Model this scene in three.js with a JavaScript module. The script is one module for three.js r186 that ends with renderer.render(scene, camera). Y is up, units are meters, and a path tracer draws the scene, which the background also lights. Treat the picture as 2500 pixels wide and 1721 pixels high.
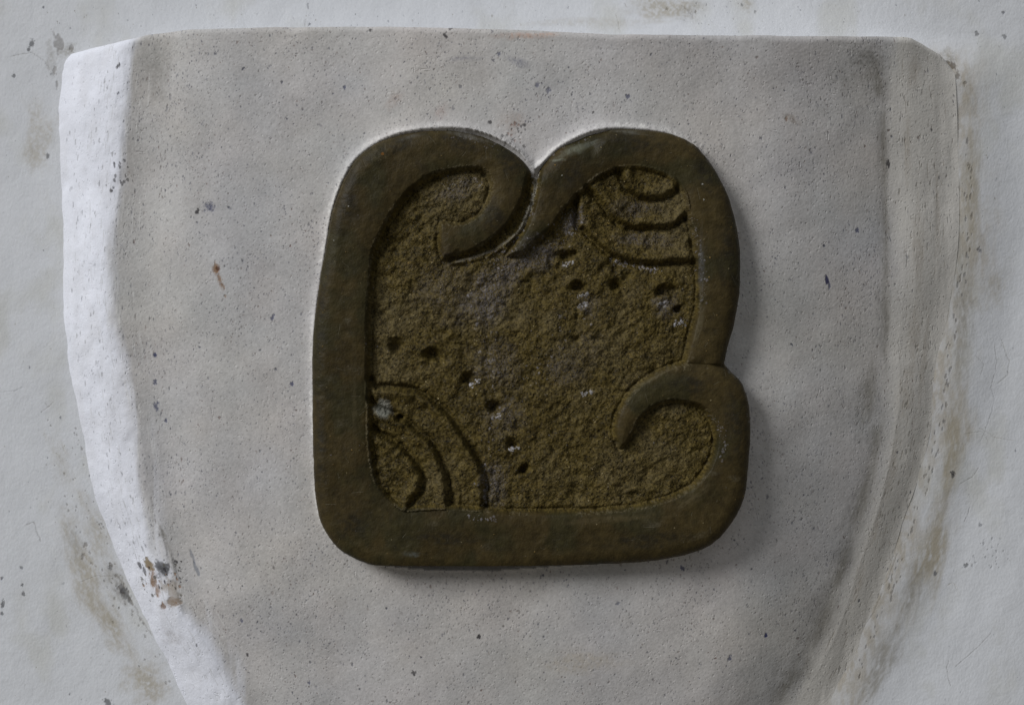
import * as THREE from 'three';

/* ------------------------------------------------------------------ camera, sky, sun, exposure */
const D = 1.3, ZR = 0.09, S = 0.0004;            // camera distance from the wall, depth of the carved face, metres per photo pixel there
const scene = new THREE.Scene();
const camera = new THREE.PerspectiveCamera(2 * Math.atan(860.5 * S / (D - ZR)) * 180 / Math.PI, 2500 / 1721, 0.05, 60);
camera.position.set(0, 0, D);
camera.lookAt(0, 0, 0);

{ // overcast sky, three times brighter overhead than at the horizon, dim below it
  const w = 64, h = 32, a = new Float32Array(w * h * 4);
  for (let j = 0; j < h; j++) {
    const e = Math.sin(((j + 0.5) / h - 0.5) * Math.PI);
    const l = e > 0 ? 0.21 * (1 + 2 * e) / 3 + 0.01 : 0.085;
    for (let i = 0; i < w; i++) {
      const k = (j * w + i) * 4, low = e > 0 ? 0 : 1;
      a[k] = l * (0.95 + 0.1 * low); a[k + 1] = l; a[k + 2] = l * (1.09 - 0.2 * low); a[k + 3] = 1;
    }
  }
  const t = new THREE.DataTexture(a, w, h, THREE.RGBAFormat, THREE.FloatType);
  t.mapping = THREE.EquirectangularReflectionMapping; t.magFilter = t.minFilter = THREE.LinearFilter; t.needsUpdate = true;
  scene.background = t; scene.environment = t;
}
const sun = new THREE.DirectionalLight(new THREE.Color().setRGB(0.98, 0.985, 1.0), 1.5);
sun.position.set(-1.38, 1.0, 1.06); sun.target.position.set(0, 0, 0);
sun.castShadow = true; sun.shadow.radius = 44;
sun.shadow.camera.left = sun.shadow.camera.bottom = -1; sun.shadow.camera.right = sun.shadow.camera.top = 1;
sun.shadow.camera.near = 0.1; sun.shadow.camera.far = 5; sun.shadow.mapSize.set(2048, 2048);
scene.add(sun, sun.target);

const renderer = new THREE.WebGLRenderer({ antialias: true });
renderer.toneMapping = THREE.LinearToneMapping;
renderer.toneMappingExposure = 1.7;
renderer.shadowMap.enabled = true;

/* ------------------------------------------------------------------ helpers */
let seed = 7;
const rnd = () => { seed = (seed * 1664525 + 1013904223) >>> 0; return seed / 4294967296; };
const gauss = () => (rnd() + rnd() + rnd() + rnd() - 2) * 0.87;
const clamp = (x, a = 0, b = 1) => x < a ? a : x > b ? b : x;
const sst = (a, b, x) => { const t = clamp((x - a) / (b - a)); return t * t * (3 - 2 * t); };
const lerp = (a, b, t) => a + (b - a) * t;
const LAT = new Float32Array(65536); for (let i = 0; i < 65536; i++) LAT[i] = rnd();
function vn(x, y, s = 0) {                          // value noise, 0..1
  x += s * 17.31; y += s * 9.73;
  const xi = Math.floor(x), yi = Math.floor(y), fx = x - xi, fy = y - yi;
  const u = fx * fx * (3 - 2 * fx), v = fy * fy * (3 - 2 * fy);
  const x0 = xi & 255, x1 = (xi + 1) & 255, y0 = (yi & 255) << 8, y1 = ((yi + 1) & 255) << 8;
  const a = LAT[y0 + x0], b = LAT[y0 + x1], c = LAT[y1 + x0], d = LAT[y1 + x1];
  return a + (b - a) * u + (c - a + (a - b - c + d) * u) * v;
}
const fbm = (x, y, n, s = 0) => { let r = 0, a = 0.5, t = 0; for (let i = 0; i < n; i++) { r += a * vn(x, y, s + i); t += a; x = x * 2.03 + 3.1; y = y * 2.03 + 1.7; a *= 0.5; } return r / t; };

const K = 2500 / 2318;                              // the curves below were read off a 2318-pixel-wide view
const P = (px, py, z) => { const f = S * (D - z) / (D - ZR); return [(px - 1250) * f, (860.5 - py) * f]; };
function curve(pairs) {                             // smooth x(y) through [y, x] pairs given in view pixels; works in photo pixels
  const y = pairs.map(p => p[0] * K), x = pairs.map(p => p[1] * K), n = y.length;
  const m = x.map((_, i) => i === 0 ? (x[1] - x[0]) / (y[1] - y[0]) : i === n - 1 ? (x[n - 1] - x[n - 2]) / (y[n - 1] - y[n - 2]) : (x[i + 1] - x[i - 1]) / (y[i + 1] - y[i - 1]));
  return q => {
    if (q <= y[0]) return x[0]; if (q >= y[n - 1]) return x[n - 1];
    let i = 0; while (y[i + 1] < q) i++;
    const h = y[i + 1] - y[i], t = (q - y[i]) / h, t2 = t * t, t3 = t2 * t;
    return (2 * t3 - 3 * t2 + 1) * x[i] + (t3 - 2 * t2 + t) * h * m[i] + (3 * t2 - 2 * t3) * x[i + 1] + (t3 - t2) * h * m[i + 1];
  };
}
function polygon(pts, z, sub = 3) {                 // closed, rounded outline in metres at depth z from view pixels; a point with a third entry stays a corner
  const n = pts.length, out = [];
  const q = pts.map(p => P(p[0] * K, p[1] * K, z));
  for (let i = 0; i < n; i++) {
    const a = q[(i + n - 1) % n], b = q[i], c = q[(i + 1) % n], d = q[(i + 2) % n];
    const cb = pts[i][2], cc = pts[(i + 1) % n][2];
    for (let k = 0; k < sub; k++) {
      const t = k / sub, t2 = t * t, t3 = t2 * t, r = [0, 0];
      for (let e = 0; e < 2; e++) {
        const m0 = cb ? (c[e] - b[e]) : (c[e] - a[e]) / 2, m1 = cc ? (c[e] - b[e]) : (d[e] - b[e]) / 2;
        r[e] = (2 * t3 - 3 * t2 + 1) * b[e] + (t3 - 2 * t2 + t) * m0 + (3 * t2 - 2 * t3) * c[e] + (t3 - t2) * m1;
      }
      out.push(r);
    }
  }
  const box = [1e9, 1e9, -1e9, -1e9];
  for (const [x, y] of out) { box[0] = Math.min(box[0], x); box[1] = Math.min(box[1], y); box[2] = Math.max(box[2], x); box[3] = Math.max(box[3], y); }
  return { p: out, box };
}
function sd(poly, x, y, far = 0.03) {               // signed distance, positive inside
  const b = poly.box;
  if (x < b[0] - far || x > b[2] + far || y < b[1] - far || y > b[3] + far) return -far;
  const p = poly.p; let best = 1e9, inside = false;
  for (let i = 0, j = p.length - 1; i < p.length; j = i++) {
    const ax = p[j][0], ay = p[j][1], bx = p[i][0], by = p[i][1], ex = bx - ax, ey = by - ay, wx = x - ax, wy = y - ay;
    const t = clamp((wx * ex + wy * ey) / (ex * ex + ey * ey + 1e-15)), dx = wx - ex * t, dy = wy - ey * t, dd = dx * dx + dy * dy;
    if (dd < best) best = dd;
    if ((ay > y) !== (by > y) && x < ex * (y - ay) / ey + ax) inside = !inside;
  }
  return (inside ? 1 : -1) * Math.sqrt(best);
}
const lin2b = new Uint8Array(4097); for (let i = 0; i < 4097; i++) { const c = i / 4096; lin2b[i] = Math.round(255 * (c <= 0.0031308 ? 12.92 * c : 1.055 * c ** (1 / 2.4) - 0.055)); }
const toLin = c => { c /= 255; return c <= 0.04045 ? c / 12.92 : ((c + 0.055) / 1.055) ** 2.4; };
const rgb = (r, g, b) => [toLin(r), toLin(g), toLin(b)];

class Paint {                                       // a sheet of matter in metres: colour (linear), relief, gloss
  constructor(x0, y0, x1, y1, w) {
    Object.assign(this, { x0, y0, x1, y1, w, h: Math.round(w * (y1 - y0) / (x1 - x0)) });
    this.m = (x1 - x0) / w;
    this.c = new Float32Array(this.w * this.h * 3); this.b = new Float32Array(this.w * this.h).fill(0.5); this.g = new Float32Array(this.w * this.h).fill(0.9);
  }
  fill(f) { const o = [0, 0, 0, 0.5, 0.9]; for (let j = 0, k = 0; j < this.h; j++) for (let i = 0; i < this.w; i++, k++) { o[3] = 0.5; o[4] = 0.9; f(this.x0 + (i + 0.5) * this.m, this.y0 + (j + 0.5) * this.m, o); this.c[3 * k] = o[0]; this.c[3 * k + 1] = o[1]; this.c[3 * k + 2] = o[2]; this.b[k] = o[3]; this.g[k] = o[4]; } }
  each(x, y, r, f) {
    const i0 = Math.max(0, Math.floor((x - r - this.x0) / this.m)), i1 = Math.min(this.w - 1, Math.ceil((x + r - this.x0) / this.m));
    const j0 = Math.max(0, Math.floor((y - r - this.y0) / this.m)), j1 = Math.min(this.h - 1, Math.ceil((y + r - this.y0) / this.m));
    for (let j = j0; j <= j1; j++) for (let i = i0; i <= i1; i++) f(j * this.w + i, this.x0 + (i + 0.5) * this.m, this.y0 + (j + 0.5) * this.m);
  }
  mix(k, c, a) { this.c[3 * k] += (c[0] - this.c[3 * k]) * a; this.c[3 * k + 1] += (c[1] - this.c[3 * k + 1]) * a; this.c[3 * k + 2] += (c[2] - this.c[3 * k + 2]) * a; }
  spot(x, y, rx, ry, ang, c, a, dh = 0, rough = 0.9) {  // small mark with a ragged outline; dh lifts or sinks the relief
    const ca = Math.cos(ang), sa = Math.sin(ang), R = Math.max(rx, ry) * 1.7, s = x * 997 + y * 613;
    this.each(x, y, R, (k, X, Y) => {
      const dx = X - x, dy = Y - y, u = (dx * ca + dy * sa) / rx, v = (-dx * sa + dy * ca) / ry;
      const q = Math.sqrt(u * u + v * v) + rough * (vn(X / rx * 1.3 + s, Y / ry * 1.3) + 0.8 * vn(X / rx * 3.1 + s, Y / ry * 3.1) - 0.9);
      const t = 1 - sst(0.55, 1.15, q);
      if (t > 0) { this.mix(k, c, a * t); this.b[k] += dh * t; }
    });
  }
  stain(x, y, rx, ry, ang, c, a, grain, thr = 0.5, str = 1, floor = 0.35) {  // patch of dirt broken up into grains; str stretches the grain along the angle
    const ca = Math.cos(ang), sa = Math.sin(ang), R = Math.max(rx, ry) * 1.2;
    this.each(x, y, R, (k, X, Y) => {
      const dx = X - x, dy = Y - y, u = (dx * ca + dy * sa), v = (-dx * sa + dy * ca), q = Math.hypot(u / rx, v / ry);
      if (q > 1.2) return;
      const e = q + 0.9 * (fbm(u / rx * 2.5 + x * 91, v / ry * 2.5 + y * 57, 3) - 0.5);
      const n = fbm(u / grain, v / (grain * str), 3, 5), t = (1 - sst(0.1, 1.0, e)) * (floor + (1 - floor) * sst(thr - 0.25, thr + 0.25, n));
      this.mix(k, c, a * t);
    });
  }
  line(pts, w, c, a, dh = 0, jit = 0.0006) {        // crack or scratch
    for (let i = 0; i + 1 < pts.length; i++) {
      const [ax, ay] = pts[i], [bx, by] = pts[i + 1], n = Math.max(2, Math.ceil(Math.hypot(bx - ax, by - ay) / (w * 0.7)));
      for (let k = 0; k < n; k++) {
        const t = k / n, o = (fbm(i + t * 4, ax * 300, 2) - 0.5) * 4 * jit;
        this.spot(lerp(ax, bx, t) + o, lerp(ay, by, t) + o * 0.6, w * (0.6 + 0.7 * rnd()), w * (0.6 + 0.7 * rnd()), 0, c, a * (0.5 + 0.5 * rnd()), dh);
      }
    }
  }
  tex(which) {
    const n = this.w * this.h, d = new Uint8Array(n * 4);
    for (let k = 0; k < n; k++) {
      if (which === 'c') for (let e = 0; e < 3; e++) d[4 * k + e] = lin2b[clamp(this.c[3 * k + e] * 4096, 0, 4096) | 0];
      else { const v = clamp((which === 'b' ? this.b : this.g)[k] * 255, 0, 255); d[4 * k] = d[4 * k + 1] = d[4 * k + 2] = v; }
      d[4 * k + 3] = 255;
    }
    const t = new THREE.DataTexture(d, this.w, this.h, THREE.RGBAFormat, THREE.UnsignedByteType);
    if (which === 'c') t.colorSpace = THREE.SRGBColorSpace;
    t.wrapS = t.wrapT = THREE.MirroredRepeatWrapping; t.magFilter = THREE.LinearFilter; t.minFilter = THREE.LinearMipmapLinearFilter; t.generateMipmaps = true; t.needsUpdate = true;
    return t;
  }
  uv(x, y) { return [(x - this.x0) / (this.x1 - this.x0), (y - this.y0) / (this.y1 - this.y0)]; }
}

function normalsOf(pos, idx) { const g = new THREE.BufferGeometry(); g.setAttribute('position', new THREE.BufferAttribute(pos, 3)); g.setIndex(new THREE.BufferAttribute(idx, 1)); g.computeVertexNormals(); return g.attributes.normal.array; }
function part(name, pos, nor, uv, tris, material, parent, extra = []) {   // the named mesh made of some triangles of a larger surface
  const map = new Map(), p = [], n = [], t = [], ix = [];
  for (const v of tris) { let k = map.get(v); if (k === undefined) { k = map.size; map.set(v, k); p.push(pos[3 * v], pos[3 * v + 1], pos[3 * v + 2]); n.push(nor[3 * v], nor[3 * v + 1], nor[3 * v + 2]); t.push(uv[2 * v], uv[2 * v + 1]); } ix.push(k); }
  for (const q of extra) {                          // quads with their own flat normals: [[x,y,z,u,v] x 4]
    const k = p.length / 3, e1 = new THREE.Vector3(q[1][0] - q[0][0], q[1][1] - q[0][1], q[1][2] - q[0][2]), e2 = new THREE.Vector3(q[3][0] - q[0][0], q[3][1] - q[0][1], q[3][2] - q[0][2]);
    const m = e1.cross(e2).normalize();
    for (const v of q) { p.push(v[0], v[1], v[2]); n.push(m.x, m.y, m.z); t.push(v[3], v[4]); }
    ix.push(k, k + 1, k + 2, k, k + 2, k + 3);
  }
  const g = new THREE.BufferGeometry();
  g.setAttribute('position', new THREE.Float32BufferAttribute(p, 3)); g.setAttribute('normal', new THREE.Float32BufferAttribute(n, 3)); g.setAttribute('uv', new THREE.Float32BufferAttribute(t, 2)); g.setIndex(ix);
  const o = new THREE.Mesh(g, material); o.name = name; o.castShadow = o.receiveShadow = true; parent.add(o); return o;
}

/* ------------------------------------------------------------------ outlines read off the photograph (view pixels) */
const L0 = curve([[60, 142], [123, 139], [252, 127], [364, 129], [427, 132], [595, 137], [707, 138], [816, 148], [872, 157], [984, 179], [1110, 204], [1208, 238], [1263, 260], [1347, 294], [1436, 336], [1515, 378], [1596, 414], [1720, 500], [1850, 650], [1950, 850], [2020, 1130], [2030, 1150]]);
const L1 = curve([[60, 310], [98, 304], [224, 285], [336, 275], [413, 271], [567, 258], [651, 260], [735, 272], [816, 286], [872, 300], [984, 320], [1110, 338], [1194, 364], [1290, 388], [1360, 408], [1431, 448], [1515, 502], [1596, 545], [1720, 640], [1820, 780], [1900, 980], [1930, 1140], [1932, 1150]]);
const R1 = curve([[60, 2050], [84, 2048], [196, 2036], [294, 2036], [445, 2036], [567, 2045], [637, 2049], [735, 2040], [802, 2036], [886, 2040], [984, 2026], [1068, 2012], [1166, 1985], [1221, 1969], [1319, 1935], [1402, 1908], [1506, 1860], [1596, 1803], [1720, 1700], [1820, 1560], [1900, 1340], [1930, 1190], [1932, 1180]]);
const R0 = curve([[60, 2163], [160, 2164], [280, 2169], [483, 2173], [595, 2166], [693, 2150], [790, 2134], [872, 2122], [984, 2106], [1096, 2076], [1180, 2045], [1221, 2033], [1319, 2003], [1431, 1957], [1515, 1921], [1596, 1879], [1720, 1780], [1850, 1640], [1950, 1460], [2020, 1200], [2030, 1180]]);
const paintEdge = curve([[60, 330], [98, 312], [130, 300], [224, 282], [336, 270], [413, 269], [567, 250], [651, 252], [735, 258], [816, 276], [872, 270], [984, 291], [1110, 305], [1208, 322], [1257, 332], [1310, 370], [1360, 402], [1431, 442], [1515, 496], [1596, 537], [1800, 700], [2000, 1150]]);
const TOP = [[141, 123], [200, 108], [304, 84], [325, 78], [406, 66], [588, 60], [780, 58], [976, 60], [1200, 67], [1393, 76], [1762, 79], [2048, 81], [2064, 84], [2100, 104], [2131, 122], [2163, 158]].map(p => [p[0] * K, p[1] * K]);
const topAt = px => { if (px <= TOP[0][0]) return TOP[0][1]; for (let i = 0; i + 1 < TOP.length; i++) if (px <= TOP[i + 1][0]) return lerp(TOP[i][1], TOP[i + 1][1], (px - TOP[i][0]) / (TOP[i + 1][0] - TOP[i][0])); return TOP[TOP.length - 1][1]; };

const ZS = 0.078;                                   // depth of the plaster under the stone's edge
const outlineView = [[1209, 392, 1], [1196, 374], [1170, 347], [1130, 322], [1080, 303], [1020, 295], [960, 297], [900, 308], [850, 328], [810, 358], [785, 395], [765, 440], [750, 490], [738, 560], [727, 620], [717, 690], [710, 760], [707, 850], [708, 950], [710, 1050], [714, 1125], [722, 1168], [737, 1205], [765, 1240], [800, 1263], [850, 1282], [920, 1291], [1000, 1296], [1100, 1296], [1200, 1290], [1300, 1281], [1380, 1276], [1470, 1270], [1540, 1259], [1610, 1232], [1656, 1183], [1684, 1127], [1694, 1055], [1698, 976], [1694, 912], [1681, 870], [1661, 848], [1638, 822, 1], [1646, 785], [1659, 743], [1671, 681], [1676, 592], [1671, 536], [1651, 454], [1620, 392], [1584, 341], [1540, 314], [1482, 298], [1405, 294], [1350, 300], [1310, 314], [1262, 341], [1228, 374]];
const hookView = [[1204, 388], [1197, 373], [1170, 345], [1130, 320], [1080, 300], [1020, 290], [960, 290], [900, 300], [850, 320], [805, 350], [780, 390], [758, 440], [742, 490], [730, 560], [718, 620], [708, 690], [700, 760], [698, 850], [698, 950], [700, 1050], [705, 1130], [715, 1175], [730, 1212], [758, 1248], [795, 1272], [850, 1292], [920, 1300], [1000, 1305], [1100, 1305], [1200, 1299], [1300, 1290], [1380, 1285], [1470, 1279], [1540, 1268], [1617, 1240], [1664, 1190], [1693, 1130], [1703, 1055], [1707, 976], [1702, 910], [1688, 864], [1661, 840], [1633, 824], [1572, 818], [1528, 824], [1482, 842], [1444, 870], [1419, 898], [1398, 932], [1390, 962], [1393, 994], [1404, 1018, 1], [1422, 1006], [1433, 986], [1449, 956], [1472, 930], [1508, 914], [1546, 912], [1585, 924], [1608, 950], [1620, 990], [1613, 1032], [1595, 1070], [1559, 1105], [1508, 1128], [1457, 1143], [1380, 1152], [1303, 1156], [1150, 1156], [1100, 1152], [1018, 1146], [950, 1147], [912, 1146], [880, 1125], [858, 1095], [843, 1030], [838, 940], [836, 850], [837, 700], [841, 640], [850, 566], [880, 502], [903, 467], [932, 433], [967, 406], [1006, 391], [1044, 386], [1080, 384], [1102, 398], [1109, 422], [1100, 457], [1076, 488], [1044, 504], [996, 498, 1], [993, 520], [992, 556], [999, 588, 1], [1031, 581], [1070, 571], [1105, 552], [1141, 523], [1167, 490], [1187, 449], [1197, 410]];
const lobeView = [[1221, 382], [1214, 426], [1208, 455], [1196, 490], [1180, 526], [1163, 556], [1146, 578, 1], [1188, 575], [1214, 548], [1252, 516], [1278, 478], [1316, 440], [1354, 406], [1393, 388], [1444, 382], [1495, 394], [1533, 418], [1549, 451], [1554, 490], [1569, 541], [1575, 592], [1581, 643], [1576, 707], [1560, 763], [1549, 828, 1], [1600, 832], [1650, 834, 1], [1655, 785], [1668, 743], [1680, 681], [1685, 592], [1680, 536], [1660, 450], [1628, 385], [1590, 332], [1545, 304], [1482, 288], [1405, 284], [1350, 290], [1305, 304], [1255, 332], [1228, 365]];
const ZB = 0.106, ZFIELD = 0.099;
const OUT = polygon(outlineView, ZS + 0.008), HOOK = polygon(hookView, ZB), LOBE = polygon(lobeView, ZB);
const quarter = [                                    // stacked quarter discs in the lower corner, largest first
  [[820, 880], [852, 878], [903, 878], [954, 896], [1006, 932], [1039, 976], [1070, 1022], [1088, 1063], [1094, 1106], [1090, 1148], [1080, 1170, 1], [820, 1170, 1]],
  [[820, 925], [862, 930], [909, 948], [944, 979], [972, 998], [993, 1035], [1008, 1070], [1016, 1119], [1014, 1148], [1008, 1170, 1], [820, 1170, 1]],
  [[820, 980], [852, 984], [891, 1006], [921, 1030], [942, 1055], [952, 1086], [949, 1111], [926, 1136], [915, 1170, 1], [820, 1170, 1]],
].map(p => polygon(p, ZFIELD, 4));
const hanging = [                                    // the same motif hanging under the upper lobe
  [[1310, 500], [1321, 518], [1355, 551], [1380, 571], [1419, 587], [1470, 597], [1521, 595], [1571, 590], [1600, 588, 1], [1600, 350, 1], [1310, 350, 1]],
  [[1330, 415], [1344, 436], [1367, 464], [1393, 492], [1431, 512], [1470, 516], [1508, 513], [1541, 495], [1570, 470, 1], [1580, 350, 1], [1330, 350, 1]],
  [[1405, 370], [1407, 395], [1413, 418], [1426, 436], [1451, 449], [1482, 451], [1515, 441], [1532, 425], [1545, 370, 1]],
].map(p => polygon(p, ZFIELD, 4));
const ridge = [[1212, 420], [1205, 455], [1192, 492], [1175, 524], [1145, 555], [1105, 580], [1065, 591], [1020, 597]].map(p => P(p[0] * K, p[1] * K, ZFIELD));   // thin fillet under the curl
const pits = [[1285, 578, 21, 13, 0.2], [1308, 648, 20, 12, 0.1], [1393, 646, 15, 13, 0], [1500, 658, 19, 14, 0.3], [897, 783, 20, 17, -0.4], [979, 803, 24, 15, -0.2], [1062, 855, 20, 16, 0.5], [1118, 922, 18, 15, 0.4], [1157, 1003, 14, 13, 0.3], [1186, 1065, 19, 11, 0.4], [905, 948, 10, 9, 0], [1535, 700, 12, 9, 0]]
  .map(p => [...P(p[0] * K, p[1] * K, ZFIELD), p[2] * K * S * 1.25, p[3] * K * S * 1.3, p[4]]);

/* ------------------------------------------------------------------ the plaster of the wall */
const WALL = new Paint(-0.66, -0.47, 0.66, 0.47, 2048);
const white = rgb(220, 222, 225), dusty = rgb(186, 179, 166);
WALL.fill((x, y, o) => {
  const a = fbm(x * 9, y * 9, 4, 1), b = fbm(x * 60, y * 45, 3, 7), f = vn(x * 900, y * 900, 3), d = fbm(x * 22, y * 14, 4, 12);
  const v = 0.92 + 0.07 * (a - 0.5) + 0.05 * (b - 0.5) + 0.05 * (f - 0.5);
  const dirt = sst(0.56, 0.8, d) * 0.09;
  o[0] = white[0] * v * (1 - dirt * 0.9); o[1] = white[1] * v * (1 - dirt); o[2] = white[2] * v * (1 - dirt * 1.5);
  if (x > 0.2) {                                     // beige dust streaked down beside the shield
    const f0 = S * D / (D - ZR), px = x / f0 + 1250, py = 860.5 - y / f0, e = px - R0(py) + 150 * (fbm(x * 40, y * 18, 4, 24) - 0.5), m = sst(120, -20, e) * sst(80, 180, py) * (0.45 + 0.5 * sst(0.3, 0.7, fbm(x * 220, y * 90, 3, 25)));
    for (let k = 0; k < 3; k++) o[k] = lerp(o[k], dusty[k] * v, m);
  }
  o[3] = 0.5 + 0.25 * (fbm(x * 130, y * 130, 3, 20) - 0.5) + 0.10 * (vn(x * 700, y * 500, 21) - 0.5) + 0.10 * (fbm(x * 40 + y * 12, y * 70, 2, 23) - 0.5);
});
const W = (vx, vy) => P(vx * K, vy * K, 0);
const grey = rgb(70, 72, 84), ink = rgb(38, 38, 44), brown = rgb(84, 72, 56), beige = rgb(168, 160, 142), olive = rgb(120, 112, 92);
for (let i = 0; i < 6500; i++) {                     // sand grains and mould specks
  const x = lerp(WALL.x0, WALL.x1, rnd()), y = lerp(WALL.y0, WALL.y1, rnd());
  if (rnd() > 0.12 + 1.0 * sst(0.42, 0.7, fbm(x * 12, y * 12, 2, 31))) continue;
  const r = 0.0004 + 0.0005 * rnd() ** 3 + (rnd() < 0.02 ? 0.0007 : 0);
  WALL.spot(x, y, r * 0.8, r * (1 + rnd()), gauss() * 0.4, rnd() < 0.6 ? grey : olive, 0.25 + 0.45 * rnd(), -0.12 * rnd());
}
{ // the marks one can pick out on the wall
  const st = (vx, vy, rx, ry, ang, c, a, g = 0.0022, thr = 0.5, str = 1) => WALL.stain(...W(vx, vy), rx * S * K, ry * S * K, ang, c, a, g, thr, str);
  const sp = (vx, vy, r, c = ink, a = 0.85, e = 1.3, ang = 0) => WALL.spot(...W(vx, vy), r * S * K, r * e * S * K, ang, c, a * 0.8, -0.25);
  st(88, 300, 55, 110, 0, beige, 0.55, 0.0025, 0.5); st(70, 350, 30, 60, 0.2, beige, 0.5, 0.002); st(150, 115, 40, 22, 0.4, olive, 0.5, 0.002, 0.45);
  st(112, 130, 20, 60, 0, olive, 0.35, 0.002); st(185, 1290, 60, 190, 0.38, beige, 0.75, 0.0024, 0.46, 2); st(215, 1200, 40, 140, 0.4, beige, 0.6, 0.0024, 0.46, 2);
  st(255, 1420, 45, 150, 0.55, beige, 0.8, 0.0028, 0.44, 2); st(330, 1545, 75, 80, 0.6, beige, 0.75, 0.003, 0.44); st(260, 1310, 34, 70, 0.5, olive, 0.55, 0.002, 0.5, 2);
  st(170, 1240, 28, 90, 0.25, olive, 0.35, 0.0016, 0.54, 2); st(135, 1050, 40, 120, 0.3, beige, 0.4, 0.0022, 0.55, 3); st(275, 1345, 18, 40, 0.5, brown, 0.6, 0.0014, 0.46);
  st(1500, 20, 120, 45, 0, beige, 0.7, 0.0025, 0.46); st(1560, 25, 50, 40, 0.4, olive, 0.35, 0.0015, 0.54); st(1340, 52, 200, 20, 0, beige, 0.3, 0.003); st(1690, 12, 26, 26, 0, beige, 0.6, 0.002);
  st(2200, 420, 36, 300, 0, beige, 0.75, 0.0026, 0.42, 3); st(2180, 700, 40, 260, -0.05, olive, 0.5, 0.002, 0.5, 3); st(2165, 1000, 55, 240, -0.12, beige, 0.9, 0.003, 0.4, 3);
  st(2110, 1250, 60, 220, -0.3, beige, 0.95, 0.003, 0.38, 3); st(2060, 1350, 48, 150, -0.35, olive, 0.55, 0.002, 0.48, 3); st(1990, 1500, 60, 150, -0.45, olive, 0.55, 0.0024, 0.46, 3);
  st(2150, 130, 30, 34, 0.5, olive, 0.55, 0.0016, 0.5); st(2265, 650, 55, 90, -0.4, beige, 0.45, 0.002, 0.52, 2);
  sp(70, 98, 7); sp(63, 112, 4); sp(29, 173, 4); sp(2163, 1072, 8, ink, 0.95, 0.95, 0.5); sp(2161, 1080, 5, ink, 0.9, 1.5, 0.2);
  sp(2286, 20, 4, grey); sp(2222, 70, 5, ink, 0.7); sp(2288, 75, 5, ink, 0.7); sp(2154, 150, 11, brown, 0.9, 1.3, 0.5); sp(2168, 172, 9, brown, 0.75, 1.3, 0.4); sp(2185, 190, 5, brown, 0.6);
  sp(105, 352, 6, ink, 0.8, 1.1, 0.6); sp(97, 18, 3, grey); sp(130, 100, 14, brown, 0.6, 1.6, 0); sp(122, 160, 6, brown, 0.55, 2); sp(126, 190, 4, brown, 0.5, 3); sp(160, 108, 6, brown, 0.6);
  sp(52, 1345, 4, ink, 0.8, 1.4, 0.3); sp(49, 1325, 3); sp(48, 1288, 4, grey, 0.7, 2, 0.5); sp(4, 1368, 5, ink, 0.9, 2); sp(3, 1390, 4); sp(3, 1310, 4, grey); sp(250, 1280, 8, brown, 0.85, 0.8); sp(247, 1286, 5, ink, 0.6);
  sp(274, 1332, 10, ink, 0.6, 1.7, 0.5); sp(283, 1347, 9, ink, 0.65, 2.2, 0.5); sp(295, 1362, 4, brown, 0.6, 2.5, 0.5); sp(192, 1235, 6, brown, 0.6); sp(186, 1260, 5, brown, 0.6, 1.6); sp(243, 1590, 12, ink, 0.85, 0.7, -0.5);
  sp(2395 / K, 610 / K, 6, grey, 0.7); sp(2370, 1370 / K, 6); sp(2197, 1284, 5, ink, 0.8); sp(2123, 1300, 5, grey, 0.8); sp(2145, 870, 4, grey, 0.7); sp(2230, 1285 / K, 4, grey, 0.7);
  sp(1680, 12, 3, ink, 0.6); sp(1710, 28, 3, ink, 0.6); sp(700, 55, 3, grey); sp(1575, 28, 3, brown, 0.7); sp(1510, 22, 4, olive, 0.7);
  for (let i = 0; i < 26; i++) sp(2200 + 100 * rnd(), 1220 + 75 * rnd(), 1.2 + 2 * rnd(), grey, 0.35);
  for (let i = 0; i < 90; i++) { const q = 300 + 1250 * rnd(); sp(R0(q * K) / K + 8 + 22 * rnd(), q, 1.3 + 2 * rnd(), rnd() < 0.5 ? brown : grey, 0.5, 2.6, -0.15); }
  for (let i = 0; i < 70; i++) { const q = 950 + 600 * rnd(); sp(L0(q * K) / K - 70 * rnd() ** 1.5, q, 1.2 + 1.8 * rnd(), brown, 0.5, 1.6, 0.5); }
  const ln = (pts, w, c = brown, a = 0.55) => WALL.line(pts.map(p => W(...p)), w * S * K, c, a * 0.3, -0.06);
  ln([[2255, 950 / K * 1.0], [2263, 905], [2257, 935], [2230, 1000]], 1.2, grey, 0.35);
  ln([[2262, 780], [2268, 815], [2266, 840], [2252, 885]], 1.2); ln([[2213, 805], [2235, 825], [2228, 850]], 1.1); ln([[2227, 970], [2262, 992], [2310, 1000]], 1.1, olive, 0.5); ln([[2188, 984], [2232, 978], [2248, 1000]], 1, olive, 0.5);
  ln([[2226, 1060], [2210, 1082], [2178, 1098]], 1.3); ln([[2205, 1150], [2198, 1172], [2190, 1186]], 1.3); ln([[2255, 1440], [2225, 1470], [2170, 1515]], 1.2); ln([[2155, 1500], [2150, 1520], [2160, 1560]], 1.3); ln([[2280, 770], [2300, 820], [2296, 850], [2270, 870]], 2.2, olive, 0.45);
  ln([[100, 912], [108, 922], [118, 912]], 1.6); ln([[90, 935], [104, 924], [110, 920]], 1.4); ln([[55, 1190], [75, 1182], [82, 1205], [92, 1228]], 2); ln([[0, 888], [30, 886], [52, 876]], 1.2, grey, 0.4);
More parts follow.
